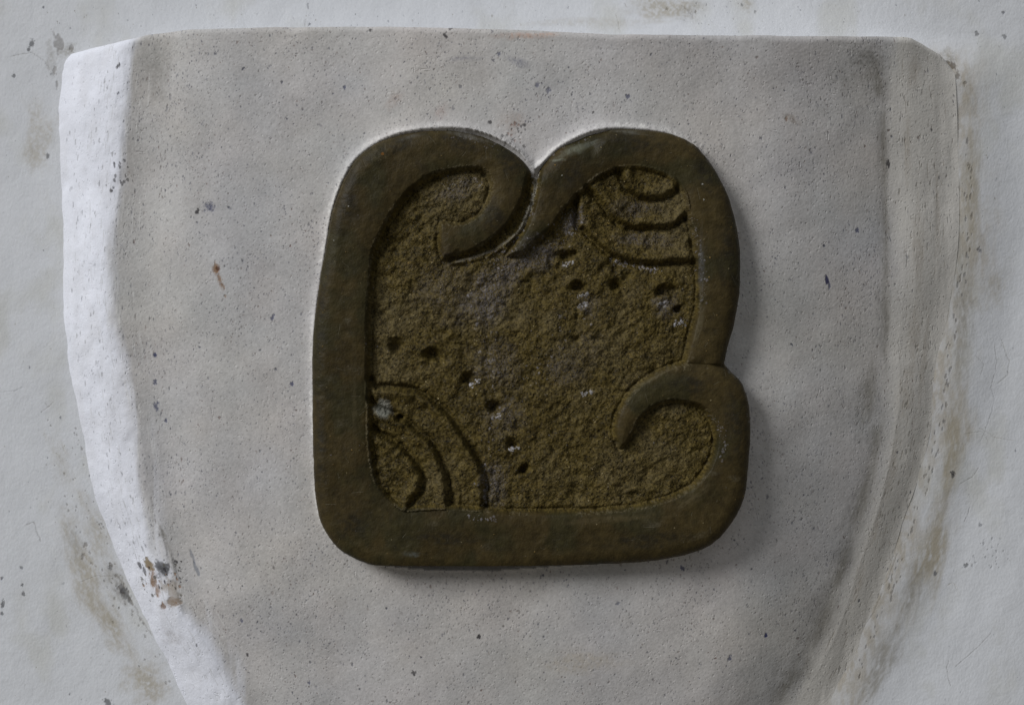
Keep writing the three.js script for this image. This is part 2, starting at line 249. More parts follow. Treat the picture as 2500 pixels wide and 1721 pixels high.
  ln([[25, 128], [50, 122], [70, 120], [97, 135], [112, 158]], 1.8, brown, 0.45); ln([[1395, 30], [1400, 55], [1404, 78]], 1.2, olive, 0.5); ln([[1545, 14], [1562, 30], [1570, 45]], 2.2, brown, 0.6); ln([[1412, 8], [1422, 18]], 1.5, olive, 0.6); ln([[690, 45], [688, 62]], 1.4, brown, 0.5);
  ln([[262, 1300], [275, 1322], [290, 1345], [312, 1392], [345, 1440]], 2.4, brown, 0.6); ln([[2150, 1330], [2165, 1322], [2178, 1340]], 1.2, beige, 0.7); ln([[180, 1318], [215, 1305], [255, 1305]], 1.3, brown, 0.45);
  ln([[1990, 1330], [2010, 1308], [2030, 1250]], 1.6, brown, 0.5); ln([[1950, 1420], [1975, 1385], [1995, 1340]], 2, brown, 0.5);
}
const wallMat = new THREE.MeshStandardMaterial({ map: WALL.tex('c'), bumpMap: WALL.tex('b'), bumpScale: 0.0013, roughness: 0.85 });
wallMat.name = 'whitewashed plaster';

const zEdge = y => 0.054 + 0.035 * y;
const zFace = (xn, y) => zEdge(y) + 0.036 * (1 - xn * xn) - 0.26 * Math.max(0, -y - 0.1) ** 2 * (1 - xn * xn * 0.5) - 0.0065 * Math.exp(-(((xn + 0.93) / 0.08) ** 2)) - (0.029 + 0.03 * Math.min(0, y)) * sst(0.62, 1.05, xn) ** 1.2;
const bend = x => x < 0.28 ? 0 : x < 0.7 ? -0.24 * (x - 0.28) ** 2 : -0.0423 - 0.2016 * (x - 0.7);   // wall curve added on one side to darken it, standing in for light falloff
const skirt = (px, py) => { const d = px - R0(py); return 0.34 * zFace(1, (860.5 - py) * S) * sst(-280, -150, d) * (1 - sst(-14, 190, d)) * sst(70, 210, py) * (1 - sst(1800, 2000, py)); };   // plaster drawn out from the shield onto the wall
const zWall = (x, y) => bend(x) + (x > 0.2 && x < 0.6 ? skirt(x / (S * D / (D - ZR)) + 1250, 860.5 - y / (S * D / (D - ZR))) : 0) + 0.0045 * (fbm(x * 5, y * 5, 2, 41) - 0.5) + 0.0012 * (fbm(x * 28, y * 28, 2, 43) - 0.5);
{
  const xs = [], ys = []; for (let x = -1.6; x < -0.66; x += 0.02) xs.push(x); for (let x = -0.66; x < 0.66; x += 0.0033) xs.push(x); for (let x = 0.66; x <= 1.61; x += 0.02) xs.push(x);
  for (let y = -1.3; y < -0.47; y += 0.02) ys.push(y); for (let y = -0.47; y < 0.47; y += 0.0033) ys.push(y); for (let y = 0.47; y <= 1.31; y += 0.02) ys.push(y);
  const nx = xs.length, ny = ys.length, pos = new Float32Array(nx * ny * 3), uv = new Float32Array(nx * ny * 2), idx = new Uint32Array((nx - 1) * (ny - 1) * 6);
  for (let j = 0, k = 0; j < ny; j++) for (let i = 0; i < nx; i++, k++) { pos.set([xs[i], ys[j], zWall(xs[i], ys[j])], 3 * k); uv.set(WALL.uv(xs[i], ys[j]), 2 * k); }
  for (let j = 0, q = 0; j < ny - 1; j++) for (let i = 0; i < nx - 1; i++) { const a = j * nx + i, b = a + 1, c = a + nx, d = c + 1; idx.set([a, b, d, a, d, c], q); q += 6; }
  const X0 = xs[0], X1 = xs[nx - 1], Y0 = ys[0], Y1 = ys[ny - 1], zb = -0.4, u = (x, y, z) => [x, y, z, ...WALL.uv(x, y + z)];
  const wall = part('wall', pos, normalsOf(pos, idx), uv, idx, wallMat, scene, [
    [u(X1, Y0, zb), u(X0, Y0, zb), u(X0, Y1, zb), u(X1, Y1, zb)], [u(X0, Y1, 0), u(X1, Y1, bend(X1)), u(X1, Y1, zb), u(X0, Y1, zb)], [u(X0, Y0, zb), u(X1, Y0, zb), u(X1, Y0, bend(X1)), u(X0, Y0, 0)],
    [u(X0, Y0, zb), u(X0, Y0, 0), u(X0, Y1, 0), u(X0, Y1, zb)], [u(X1, Y0, bend(X1)), u(X1, Y0, zb), u(X1, Y1, zb), u(X1, Y1, bend(X1))]]);
  wall.userData = { kind: 'structure', label: 'whitewashed plaster wall with stains and hairline cracks', category: 'wall' };
}

/* ------------------------------------------------------------------ the plaster shield */
const SH = new Paint(-0.5, -0.40, 0.5, 0.36, 2048);
const F = (vx, vy, z = 0.078) => P(vx * K, vy * K, z);
{
  const base = rgb(183, 180, 177), paint = rgb(228, 230, 238), rim = rgb(219, 215, 207);
  SH.fill((x, y, o) => {
    const f0 = S * (D - 0.062) / (D - ZR), px = x / f0 + 1250, py = 860.5 - y / f0;
    const a = fbm(x * 7, y * 7, 4, 2), b = fbm(x * 34, y * 34, 3, 8), f = vn(x * 1100, y * 1100, 4), g = vn(x * 420, y * 420, 14);
    const tr = fbm((x * 0.86 + y * 0.5) * 14, (y * 0.86 - x * 0.5) * 48, 4, 29);   // trowel sweeps
    let v = 1 + 0.20 * (a - 0.5) + 0.20 * (b - 0.5) + 0.22 * (tr - 0.5) + 0.14 * (fbm(x * 40, y * 7, 3, 18) - 0.5) + 0.17 * (f - 0.5) + 0.14 * (g - 0.5);
    const pink = fbm(x * 16, y * 16, 3, 15) - 0.5, blue = fbm(x * 11, y * 13, 3, 16) - 0.5;
    let r = base[0] * v * (1 + 0.06 * pink - 0.03 * blue), gg = base[1] * v * (1 - 0.01 * pink), bb = base[2] * v * (1 - 0.05 * pink + 0.09 * blue);
    const br = fbm(x * 60, y * 6, 3, 17);           // long brush strokes down the sides
    const wl = sst(26, -24, px - paintEdge(py) - 50 * (br - 0.5) - 60 * (fbm(x * 40, y * 18, 4, 19) - 0.5)) * (0.86 + 0.14 * sst(0.3, 0.6, fbm(x * 70, y * 30, 3, 22)));   // whitewash of the side band, ragged where it laps over the grey
    const lap = sst(0.5, 0.66, br) * sst(70, 0, px - paintEdge(py)) * 0.55 * (px > paintEdge(py) ? 1 : 0);
    const wr = sst(-45, 45, px - R1(py) - 60 * (br - 0.5) - 50 * (fbm(x * 45, y * 20, 3, 28) - 0.5)) * 0.9;
    const t = Math.max(wl, lap), vv = 0.93 + 0.14 * (b - 0.5) + 0.06 * (f - 0.5) + 0.1 * (br - 0.5);
    r = lerp(r, paint[0] * vv, t); gg = lerp(gg, paint[1] * vv, t); bb = lerp(bb, paint[2] * vv, t);
    r = lerp(r, rim[0] * vv, wr); gg = lerp(gg, rim[1] * vv, wr); bb = lerp(bb, rim[2] * vv, wr);
    o[0] = r; o[1] = gg; o[2] = bb;
    o[3] = 0.5 + 0.20 * (fbm(x * 120, y * 120, 3, 24) - 0.5) + 0.14 * (vn(x * 620, y * 620, 25) - 0.5) + 0.16 * (fbm(x * 36, y * 60 + x * 10, 2, 26) - 0.5) + 0.10 * t * (fbm(x * 300, y * 22, 2, 27) - 0.5);
  });
  const specks = [rgb(92, 92, 104), rgb(74, 76, 90), rgb(104, 98, 96), rgb(110, 92, 86), rgb(58, 60, 76)];
  for (let i = 0; i < 48000; i++) {
    const x = lerp(-0.47, 0.47, rnd()), y = lerp(-0.36, 0.35, rnd()), f0 = S * (D - 0.07) / (D - ZR), px = x / f0 + 1250, py = 860.5 - y / f0;
    const out = px < paintEdge(py) - 10, side = px > R1(py);
    if (rnd() > (out ? 0.10 : side ? 0.25 : 0.32 + 0.6 * sst(0.4, 0.7, fbm(x * 16, y * 16, 3, 33)))) continue;
    const u = rnd(), r = 0.00038 + 0.0005 * u * u + (rnd() < 0.03 ? 0.0005 : 0), edge = Math.max(sst(560, 330, px), sst(1900, 2150, px));
    SH.spot(x, y, r * lerp(1, 0.7, edge), r * (1 + 0.5 * rnd() + edge * 1.6 * rnd()), gauss() * 0.5, specks[(rnd() * 5) | 0], (0.2 + 0.5 * rnd()) * (out ? 0.6 : 1), -0.35 * rnd());
  }
  for (let i = 0; i < 110; i++) {                   // larger grains and air holes
    const x = lerp(-0.42, 0.42, rnd()), y = lerp(-0.36, 0.33, rnd());
    SH.spot(x, y, 0.0009 + 0.0006 * rnd(), 0.0009 + 0.0012 * rnd(), gauss() * 0.6, specks[rnd() < 0.7 ? 4 : 3], 0.55 + 0.35 * rnd(), -0.3);
  }
  for (let i = 0; i < 9000; i++) { const x = lerp(-0.45, 0.45, rnd()), y = lerp(-0.36, 0.34, rnd()), r = 0.0005 + 0.0006 * rnd() ** 2; SH.spot(x, y, r, r * (0.7 + 0.8 * rnd()), gauss(), base, 0, rnd() < 0.75 ? -0.3 : 0.2); }   // open pinholes and grit
  for (let i = 0; i < 150; i++) {                   // trowel nicks: a hollow beside a raised lip
    const x = lerp(-0.4, 0.4, rnd()), y = lerp(-0.36, 0.33, rnd()), a = -0.9 + gauss() * 0.8, l = 0.0012 + 0.003 * rnd();
    SH.spot(x, y, l, 0.0007, a, base, 0, -0.4); SH.spot(x + 0.0009, y - 0.0009, l, 0.0006, a, base, 0, 0.35);
  }
  const st = (vx, vy, rx, ry, ang, c, a, g = 0.0022, thr = 0.5, str = 1, z = 0.07) => SH.stain(...F(vx, vy, z), rx * S * K, ry * S * K, ang, c, a, g, thr, str);
  const sp = (vx, vy, r, c = specks[4], a = 0.85, e = 1.3, ang = 0, z = 0.072, dh = -0.25) => SH.spot(...F(vx, vy, z), r * S * K, r * e * S * K, ang, c, a, dh);
  const navy = rgb(66, 70, 98), rust = rgb(126, 92, 58), dk = rgb(44, 40, 44), dirt = rgb(110, 104, 88), grime = rgb(92, 88, 80);
  // rust run, blue grains and other marks of the face
  st(490, 612, 12, 18, 0.2, rust, 0.9, 0.0012, 0.42); st(500, 640, 9, 28, 0.35, rust, 0.6, 0.0012, 0.44); sp(489, 606, 9, rust, 0.65, 1.5, 0.2); sp(494, 608, 4.5, rgb(84, 52, 36), 0.85); sp(498, 630, 5, rust, 0.6, 2.4, 0.35); sp(505, 648, 4, rust, 0.6, 2.4, 0.4); sp(510, 672, 3, rust, 0.6);
  st(475, 470, 26, 20, 0, navy, 0.5, 0.0012, 0.5); for (let i = 0; i < 22; i++) sp(474 + 16 * gauss(), 472 + 12 * gauss(), 1.5 + 2 * rnd(), navy, 0.45); sp(446, 478, 5, dk, 0.9, 1.6, -0.3); sp(338, 805, 5, navy, 0.95, 1.3); sp(338, 920, 7, navy, 0.8, 1.8); sp(336, 868, 5, navy, 0.8); sp(360, 955, 4, navy); sp(618, 720, 4, navy, 0.8, 2, -0.4); sp(662, 870, 5, navy);
  sp(1880, 632, 5, rgb(40, 40, 78), 0.95, 2.6, 0.25); sp(1886, 645, 4, navy, 0.8, 2); sp(1957, 516, 5, navy); sp(1745, 1450, 5, rgb(36, 44, 90), 0.95); sp(1660, 1500, 5, navy, 0.8); sp(1400, 1365, 7, navy, 0.6, 0.6, 0.2); sp(1545, 1288, 5, navy, 0.8, 1.4);
  sp(1012, 96, 6, dk, 0.85); sp(1022, 78, 6, dk, 0.75, 1.2); sp(845, 82, 4, dk, 0.8); sp(785, 208, 4, navy, 0.8); sp(1130, 137, 4, navy, 0.7); st(1050, 148, 60, 9, 0.05, navy, 0.45, 0.0014, 0.48); st(1175, 158, 42, 12, -0.35, navy, 0.55, 0.0014, 0.46); sp(1215, 205, 5, navy, 0.7); sp(1240, 218, 5, navy, 0.6); sp(1417, 230, 5, navy, 0.8);
  st(1190, 100, 90, 12, 0, rgb(186, 150, 128), 0.6, 0.0018, 0.5, 3); st(1240, 95, 30, 8, 0, rgb(190, 148, 120), 0.5, 0.0016, 0.5, 3); st(900, 235, 40, 26, 0.6, rgb(170, 150, 138), 0.5, 0.002, 0.5); st(1000, 265, 22, 30, -0.4, rgb(176, 150, 140), 0.4, 0.002); sp(1340, 265, 4, dk, 0.8);
  st(1160, 290, 46, 30, 0, rgb(150, 128, 112), 0.45, 0.0014, 0.54); sp(1110, 288, 7, dk, 0.85, 0.5); for (let i = 0; i < 30; i++) sp(1135 + 60 * rnd(), 285 + 60 * rnd(), 1.5 + 2 * rnd(), rnd() < 0.5 ? rgb(120, 84, 70) : dk, 0.6);
  st(1870, 1380, 60, 80, 0.5, grime, 0.3, 0.002, 0.5); st(1790, 272, 34, 12, -0.5, rgb(120, 104, 86), 0.55, 0.0014, 0.48); sp(1778, 272, 4, rust, 0.6); st(1310, 1500, 140, 40, 0, rgb(176, 164, 142), 0.4, 0.003, 0.5); sp(935, 1530, 5, dk, 0.8); sp(1085, 1442, 5, dk, 0.9); sp(690, 1560, 4, navy, 0.8); sp(535, 1415, 4, navy, 0.7); sp(545, 1500, 4, dk, 0.85); st(360, 1470, 60, 30, 0, rgb(140, 134, 128), 0.4, 0.002, 0.5);
  // grime lying in the crease beside the far band and streaks down it
  for (const [x, y, rx, ry, g] of [[1990, 170, 60, 70, 0], [2008, 330, 26, 150, 0], [2016, 520, 24, 200, 0], [2020, 720, 30, 160, 0], [1975, 900, 44, 130, -0.1], [1995, 1010, 40, 120, -0.18], [1965, 1140, 44, 130, -0.25], [1920, 1290, 48, 140, -0.34], [1870, 1430, 52, 130, -0.45], [1800, 1555, 60, 90, -0.6]]) { st(x, y, rx, ry, g, grime, 0.42, 0.002, 0.45, 3, 0.06); st(x + 8, y, rx * 0.5, ry, g, dirt, 0.4, 0.0016, 0.45, 4, 0.06); }
  st(1985, 120, 60, 34, 0, grime, 0.6, 0.0024, 0.44); st(1920, 180, 60, 46, 0.2, grime, 0.3, 0.0026, 0.5); st(350, 160, 50, 110, 0, grime, 0.35, 0.003, 0.48);
  for (const [x, y, rx, ry, g] of [[2075, 160, 26, 60, -0.2], [2060, 330, 14, 120, 0], [2090, 560, 26, 150, 0], [2080, 760, 30, 120, -0.05], [2060, 900, 30, 90, -0.1], [2030, 1060, 22, 110, -0.2], [1990, 1200, 20, 90, -0.3], [1955, 1330, 22, 70, -0.3], [2140, 470, 12, 200, 0], [2110, 820, 16, 150, -0.1]]) st(x, y, rx, ry, g, rgb(150, 136, 116), 0.34, 0.0016, 0.48, 2, 0.035);
  for (let i = 0; i < 130; i++) { const q = 180 + 1350 * rnd(), e = R1(q * K) / K; sp(e + 4 + 100 * rnd(), q, 1.1 + 1.6 * rnd(), rnd() < 0.5 ? dirt : grime, 0.4, 3.2, -0.06 - (q > 900 ? 0.2 : 0), 0.035); }
  for (let i = 0; i < 160; i++) { const q = 130 + 1200 * rnd(), e = L0(q * K) / K; sp(e + 10 + (paintEdge(q * K) / K - e) * rnd(), q, 1 + 1.5 * rnd() ** 2, rnd() < 0.6 ? grime : dk, 0.42, 3, -0.1 + (q > 900 ? 0.25 : 0), 0.03); }
  for (let i = 0; i < 16; i++) sp(235 + 60 * rnd(), 365 + 65 * rnd(), 1.5 + 2.2 * rnd(), dk, 0.7, 1.6, 0.2, 0.05);
  sp(272, 155, 4, dk, 0.85, 2.6, -0.5, 0.05); sp(253, 432, 4, dk, 0.9, 1.8, 0.1, 0.05); sp(2153, 272, 3, dk, 0.8); sp(2038, 358, 5, dk, 0.85, 2);
  for (let i = 0; i < 260; i++) { const q = 110 + 1480 * rnd(), w = rnd() < 0.6, e0 = (w ? L0 : R1)(q * K) / K, e1 = (w ? paintEdge : R0)(q * K) / K, sl = ((w ? L1 : R0)((q + 20) * K) - (w ? L1 : R0)((q - 20) * K)) / (40 * K), x = lerp(e0, e1, w ? 0.1 + 0.9 * Math.sqrt(rnd()) : rnd()); sp(x, q, 0.8 + 0.7 * rnd(), w ? rgb(176, 176, 174) : rgb(140, 128, 112), 0.4, 6 + 10 * rnd(), Math.atan(sl), 0.03, -0.1); }
  for (let i = 0; i < 80; i++) { const q = 130 + 1400 * rnd(), x = paintEdge(q * K) / K + 8 + 60 * rnd() ** 1.5, sl = (L1((q + 20) * K) - L1((q - 20) * K)) / (40 * K); sp(x, q, 1.4 + 2 * rnd(), rgb(206, 205, 202), 0.35, 4 + 8 * rnd(), Math.atan(sl), 0.055, 0.08); }
  { // white slip smeared round the upper and outer edge of the stone
    const p = OUT.p, n = p.length;
    for (let i = 0; i < n; i++) {
      const a = p[i], b = p[(i + 1) % n], l = Math.hypot(b[0] - a[0], b[1] - a[1]) || 1, ox = (b[1] - a[1]) / l, oy = -(b[0] - a[0]) / l;      // the outline runs anticlockwise
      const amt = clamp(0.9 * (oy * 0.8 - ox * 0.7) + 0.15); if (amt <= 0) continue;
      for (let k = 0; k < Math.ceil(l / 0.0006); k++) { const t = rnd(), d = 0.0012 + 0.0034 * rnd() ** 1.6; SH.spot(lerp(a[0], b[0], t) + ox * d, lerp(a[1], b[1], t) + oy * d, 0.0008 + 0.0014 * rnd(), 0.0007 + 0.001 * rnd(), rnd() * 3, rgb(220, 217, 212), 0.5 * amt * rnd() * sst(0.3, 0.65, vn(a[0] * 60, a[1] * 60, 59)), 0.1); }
    }
  }
  // flaked and dirty end of the white band
  const zb = 0.045, brick = rgb(140, 112, 90);
  for (const [x, y, rx, ry, a, c, o] of [[326, 1283, 17, 20, 0, rgb(128, 112, 84), 0.95], [334, 1318, 13, 34, -0.2, rgb(132, 106, 84), 0.9], [344, 1348, 13, 16, 0.2, brick, 0.6], [357, 1292, 22, 26, 0.1, rgb(78, 78, 80), 0.95], [372, 1290, 14, 16, 0, rgb(66, 68, 70), 0.9], [380, 1330, 26, 34, 0.2, rgb(150, 142, 132), 0.8], [384, 1368, 30, 16, 0.2, rgb(138, 122, 106), 0.85], [355, 1382, 14, 10, 0.2, rgb(128, 108, 96), 0.85], [392, 1280, 8, 60, 0.25, rgb(86, 84, 84), 0.7], [370, 1215, 12, 50, 0.3, dirt, 0.6], [405, 1370, 10, 40, 0.35, rgb(92, 92, 92), 0.6]]) st(x, y, rx, ry, a, c, o, 0.0013, 0.42, 1, zb);
  for (const [x, y, r, c, a, e, g] of [[326, 1285, 14, rgb(132, 116, 88), 0.85, 1.2, 0], [335, 1318, 10, rgb(134, 108, 86), 0.8, 2.4, 0.15], [346, 1345, 9, rgb(150, 128, 112), 0.6, 1.5, -0.4], [362, 1290, 17, rgb(84, 84, 86), 0.85, 1.1, 0.2], [380, 1335, 22, rgb(164, 156, 146), 0.7, 1.3, 0.3], [386, 1366, 20, rgb(144, 128, 112), 0.75, 0.6, 0.2], [358, 1380, 9, rgb(132, 112, 100), 0.8, 0.7, 0]]) sp(x, y, r, c, a, e, g, zb, -0.5);
  for (let i = 0; i < 46; i++) sp(300 + 110 * rnd(), 1270 + 110 * rnd(), 1.4 + 2.6 * rnd() ** 2, [dk, grime, brick][(rnd() * 3) | 0], 0.85, 1.6, 0.5, zb, -0.4);
  sp(300, 1290, 6, dk, 0.8, 2, 0.5, zb); sp(312, 1300, 5, dk, 0.7, 2, 0.4, zb); sp(303, 1322, 5, grime, 0.8, 1.3, 0.3, zb); sp(428, 1300, 4, rgb(70, 84, 104), 0.5, 6, 0.4); sp(418, 1268, 4, rgb(70, 84, 104), 0.45, 5, 0.3);
}
const shieldMat = new THREE.MeshStandardMaterial({ map: SH.tex('c'), bumpMap: SH.tex('b'), bumpScale: 0.0010, roughness: 0.85 });
shieldMat.name = 'speckled grey stucco';
{
  const NL = 56, NFc = 660, NR = 48, cols = NL + NFc + NR, rowsA = 520, rowsB = 40, rows = rowsA + rowsB;
  const pos = new Float32Array((cols + 1) * (rows + 1) * 3), uv = new Float32Array((cols + 1) * (rows + 1) * 2);
  for (let j = 0, k = 0; j <= rows; j++) for (let i = 0; i <= cols; i++, k++) {
    const place = (py) => i <= NL ? lerp(L0(py), L1(py), i / NL) : i <= NL + NFc ? lerp(L1(py), R1(py), (i - NL) / NFc) : lerp(R1(py), R0(py), (i - NL - NFc) / NR);
    const t0 = topAt(place(110 * K)) + 2.2 * (fbm(i * 0.09, 3, 3, 51) - 0.5), py = j <= rowsA ? lerp(t0, 1790, j / rowsA) : lerp(1790, 1932 * K, (j - rowsA) / rowsB);
    const px = place(py);
    let v, z, y = (860.5 - py) * S;
    const left = i < NL, right = i > NL + NFc, ze = zEdge(y);
    if (left) { v = i / NL; z = -0.005 + (zFace(-1, y) + 0.005) * (1 - (1 - sst(-0.12, 1.0, v) * 0.35 - v * 0.65) ** 1.5); }
    else if (right) { v = (cols - i) / NR; const b0 = 0.0006 + bend((px - 1250) * S * 1.06) + skirt(R0(py), py); z = b0 + (zFace(1, y) - b0) * lerp(sst(-0.05, 1.15, v) / sst(-0.05, 1.15, 1), v, 0.3); }
    else { const c = (i - NL) / NFc * 2 - 1; z = zFace(c, y); }
    const e = (px - R1(py)) * S; z -= 0.0010 * Math.exp(-e * e / 0.0003);                                        // shallow crease beside the far band
    const f = S * (D - z) / (D - ZR); let x = (px - 1250) * f; y = (860.5 - py) * f;
    z += 0.0032 * (fbm(x * 11, y * 11, 2, 52) - 0.5) + 0.0006 * (fbm(x * 45, y * 45, 2, 54) - 0.5) + (left || right ? 0.0018 * (fbm(x * 60, y * 16, 3, 56) - 0.5) : 0) + (left ? 0.0022 * (fbm(x * 80, y * 70, 3, 91) - 0.5) : 0);
    const dt = (py - t0) * S; const wear = 0.004 + (left ? 0.006 * (1 - i / NL) : 0) + 0.004 * vn(i * 0.05, 1, 92); if (dt < wear) z -= (wear - dt) ** 2 / (wear * 2);                                     // worn upper edge
    const d = sd(OUT, x, y);
    if (d > -0.03 && d < 0) { const a = Math.atan2(y, x), q = 0.5 + 0.9 * vn(a * 7, 2, 57); z += 0.0070 * q * clamp(0.45 + 0.7 * (0.8 * Math.sin(a) - 0.6 * Math.cos(a))) * Math.exp(d / 0.0042) + 0.0007 * (vn(x * 300, y * 300, 58) - 0.5) * Math.exp(d / 0.006); }   // mortar drawn up against the stone
    else if (d > 0.008) z -= 0.004;
    else if (d >= 0) z += lerp(0.005, -0.004, d / 0.008);
    pos.set([x, y, z], 3 * k); uv.set(SH.uv(x, y), 2 * k);
  }
  for (let j = 0; j <= rows; j++) {                  // soften the fold between the face and the far band
    const row = []; for (let i = 0; i <= cols; i++) row.push(pos[3 * (j * (cols + 1) + i) + 2]);
    for (let i = NL + NFc - 40; i < NL + NFc + 30; i++) { const r = Math.round(9 * Math.min(1, (i - NL - NFc + 40) / 20, (NL + NFc + 30 - i) / 14)); let t = 0; for (let k = -r; k <= r; k++) t += row[i + k]; pos[3 * (j * (cols + 1) + i) + 2] = t / (2 * r + 1); }
  }
  const idx = new Uint32Array(cols * rows * 6), n = cols + 1, group = { l: [], f: [], r: [] };
  for (let j = 0, q = 0; j < rows; j++) for (let i = 0; i < cols; i++) { const a = j * n + i, b = a + 1, c = a + n, d = c + 1, t = [a, c, d, a, d, b]; idx.set(t, q); q += 6; (i < NL ? group.l : i < NL + NFc ? group.f : group.r).push(...t); }
  const nor = normalsOf(pos, idx);
  const shield = new THREE.Group(); shield.name = 'plaster_shield'; scene.add(shield);
  shield.userData = { label: 'grey stucco shield with whitewashed sides standing out from the white wall', category: 'plaster shield' };
  part('face', pos, nor, uv, group.f, shieldMat, shield).userData.label = 'speckled grey stucco face';
  part('side_band', pos, nor, uv, group.l, shieldMat, shield).userData.label = 'bright whitewashed side band flaked near its lower end';
  part('side_band', pos, nor, uv, group.r, shieldMat, shield).userData.label = 'beige streaked side band';
  const quads = [];
  for (let i = 0; i < cols; i++) {
    const p = k => [pos[3 * k], pos[3 * k + 1], pos[3 * k + 2]], a = p(i), b = p(i + 1), u = (v, z) => [v[0], v[1], z, ...SH.uv(v[0], v[1] + v[2] - z)];
    quads.push([u(a, a[2]), u(b, b[2]), u(b, -0.06), u(a, -0.06)]);
  }
  part('top_ledge', pos, nor, uv, [], new THREE.MeshStandardMaterial({ color: new THREE.Color().setRGB(0.72, 0.72, 0.73), bumpMap: shieldMat.bumpMap, bumpScale: 0.001, roughness: 0.9 }), shield, quads);
}

/* ------------------------------------------------------------------ the carved stone */
const ST = new Paint(-0.24, -0.21, 0.24, 0.23, 1640);
const hookD = (() => {                               // distance into the border, tabled every millimetre
  const m = 0.001, nx = 500, ny = 460, a = new Float32Array(nx * ny);
  for (let j = 0; j < ny; j++) for (let i = 0; i < nx; i++) a[j * nx + i] = Math.max(sd(HOOK, -0.25 + i * m, -0.22 + j * m), sd(LOBE, -0.25 + i * m, -0.22 + j * m));
  return (x, y) => { const u = clamp((x + 0.25) / m, 0, nx - 2), v = clamp((y + 0.22) / m, 0, ny - 2), i = u | 0, j = v | 0, k = j * nx + i; return lerp(lerp(a[k], a[k + 1], u - i), lerp(a[k + nx], a[k + nx + 1], u - i), v - j); };
})();
const T = (vx, vy) => P(vx * K, vy * K, ZFIELD);
{
  const fieldC = rgb(74, 63, 30), borderC = rgb(64, 54, 29), greenC = rgb(55, 50, 28), greyC = rgb(82, 74, 54);
  ST.fill((x, y, o) => {
    const d = hookD(x, y), m = sst(0.0, 0.0035, d + 0.0012 * (vn(x * 400, y * 400, 61) - 0.5));
    const a = fbm(x * 18, y * 18, 4, 62), g1 = vn(x * 640, y * 640, 63), g2 = vn(x * 1500, y * 1500, 64), g3 = fbm(x * 120, y * 120, 3, 65), gr = fbm(x * 34, y * 34, 3, 66), st = fbm(x * 40, y * 260, 3, 67);
    const vf = 0.4 + 0.7 * g3 + 1.1 * (g1 - 0.5) + 0.6 * (g2 - 0.5) + 0.5 * a, vb = 0.62 + 0.5 * a + 0.3 * (g3 - 0.5) + 0.08 * (st - 0.5) + 0.3 * (g2 - 0.5) + 0.35 * (vn(x * 260, y * 260, 69) - 0.5);
    const gg = sst(0.4, 0.68, gr);
    for (let e = 0; e < 3; e++) { const f = lerp(fieldC[e], greyC[e], 0.35 * sst(0.5, 0.75, a)) * vf, b = lerp(borderC[e], greenC[e], gg) * vb; o[e] = lerp(f, b, m); }
    o[3] = 0.5 + lerp(0.42 * (fbm(x * 330, y * 330, 3, 68) - 0.5) + 0.2 * (g2 - 0.5), 0.07 * (g1 - 0.5) + 0.02 * (st - 0.5) + 0.16 * (g3 - 0.5) + 0.06 * (g2 - 0.5), m);
    o[4] = lerp(0.62, 0.56, m) + 0.12 * (a - 0.5);
  });
  const pale = rgb(128, 124, 128), ochre = rgb(150, 122, 66), paleGreen = rgb(118, 120, 104), cream = rgb(176, 160, 120);
  for (let i = 0; i < 2600; i++) {                   // quartz and ochre grains in the sandstone
    const x = lerp(-0.22, 0.23, rnd()), y = lerp(-0.2, 0.225, rnd()), d = hookD(x, y), r = 0.0003 + 0.0005 * rnd() ** 3;
    if (d > 0 && rnd() < 0.8) continue;
    ST.spot(x, y, r, r * (0.8 + 0.5 * rnd()), rnd() * 3, rnd() < 0.5 ? ochre : rnd() < 0.5 ? cream : pale, 0.25 + 0.45 * rnd() ** 2, 0.15);
  }
  for (let i = 0; i < 240; i++) { const x = lerp(-0.18, 0.2, rnd()), y = lerp(-0.16, 0.2, rnd()), r = 0.0004 + 0.0004 * rnd(); if (hookD(x, y) > -0.002) continue; ST.spot(x, y, r, r, 0, cream, 0.5 + 0.4 * rnd(), 0.4); }  // sparkle of the ground painted as bright cream dots
  for (let i = 0; i < 7500; i++) {                   // dark open pores of the tooled ground
    const x = lerp(-0.22, 0.23, rnd()), y = lerp(-0.2, 0.225, rnd()); if (hookD(x, y) > -0.001) continue;
    const r = 0.0004 + 0.0007 * rnd() ** 2; ST.spot(x, y, r, r * (0.6 + 0.6 * rnd()), -0.6 + gauss(), rgb(34, 28, 18), 0.6, -0.3);
  }
  for (const poly of [HOOK, LOBE]) {                // worn, dusty arrises of the carved border
    const p = poly.p, n = p.length;
    for (let i = 0; i < n; i++) {
      const a = p[i], b = p[(i + 1) % n], l = Math.hypot(b[0] - a[0], b[1] - a[1]) || 1; let ix = -(b[1] - a[1]) / l, iy = (b[0] - a[0]) / l;
      if (sd(OUT, a[0], a[1]) < 0.006) continue;
      for (let k = 0; k < Math.ceil(l / 0.0007); k++) { const t = rnd(), d = 0.003 + 0.0018 * gauss(), r = 0.0004 + 0.0007 * rnd() ** 2; if (vn(a[0] * 50, a[1] * 50, 88) < 0.45) continue; const sg = sd(poly, a[0] + ix * 0.003, a[1] + iy * 0.003) > 0 ? 1 : -1; ST.spot(lerp(a[0], b[0], t) + sg * ix * d, lerp(a[1], b[1], t) + sg * iy * d, r * 1.6, r, Math.atan2(b[1] - a[1], b[0] - a[0]), rgb(98, 89, 66), 0.5 * rnd(), 0.1); }
    }
  }
  for (let i = 0; i < 70; i++) { const x = lerp(-0.22, 0.22, rnd()), y = lerp(-0.19, 0.22, rnd()); if (hookD(x, y) < 0.004) continue; ST.stain(x, y, 0.006 + 0.014 * rnd(), 0.003 + 0.004 * rnd(), gauss() * 0.7, rnd() < 0.5 ? rgb(84, 78, 62) : rgb(38, 34, 24), 0.5, 0.0012, 0.52, 1, 0.15); }
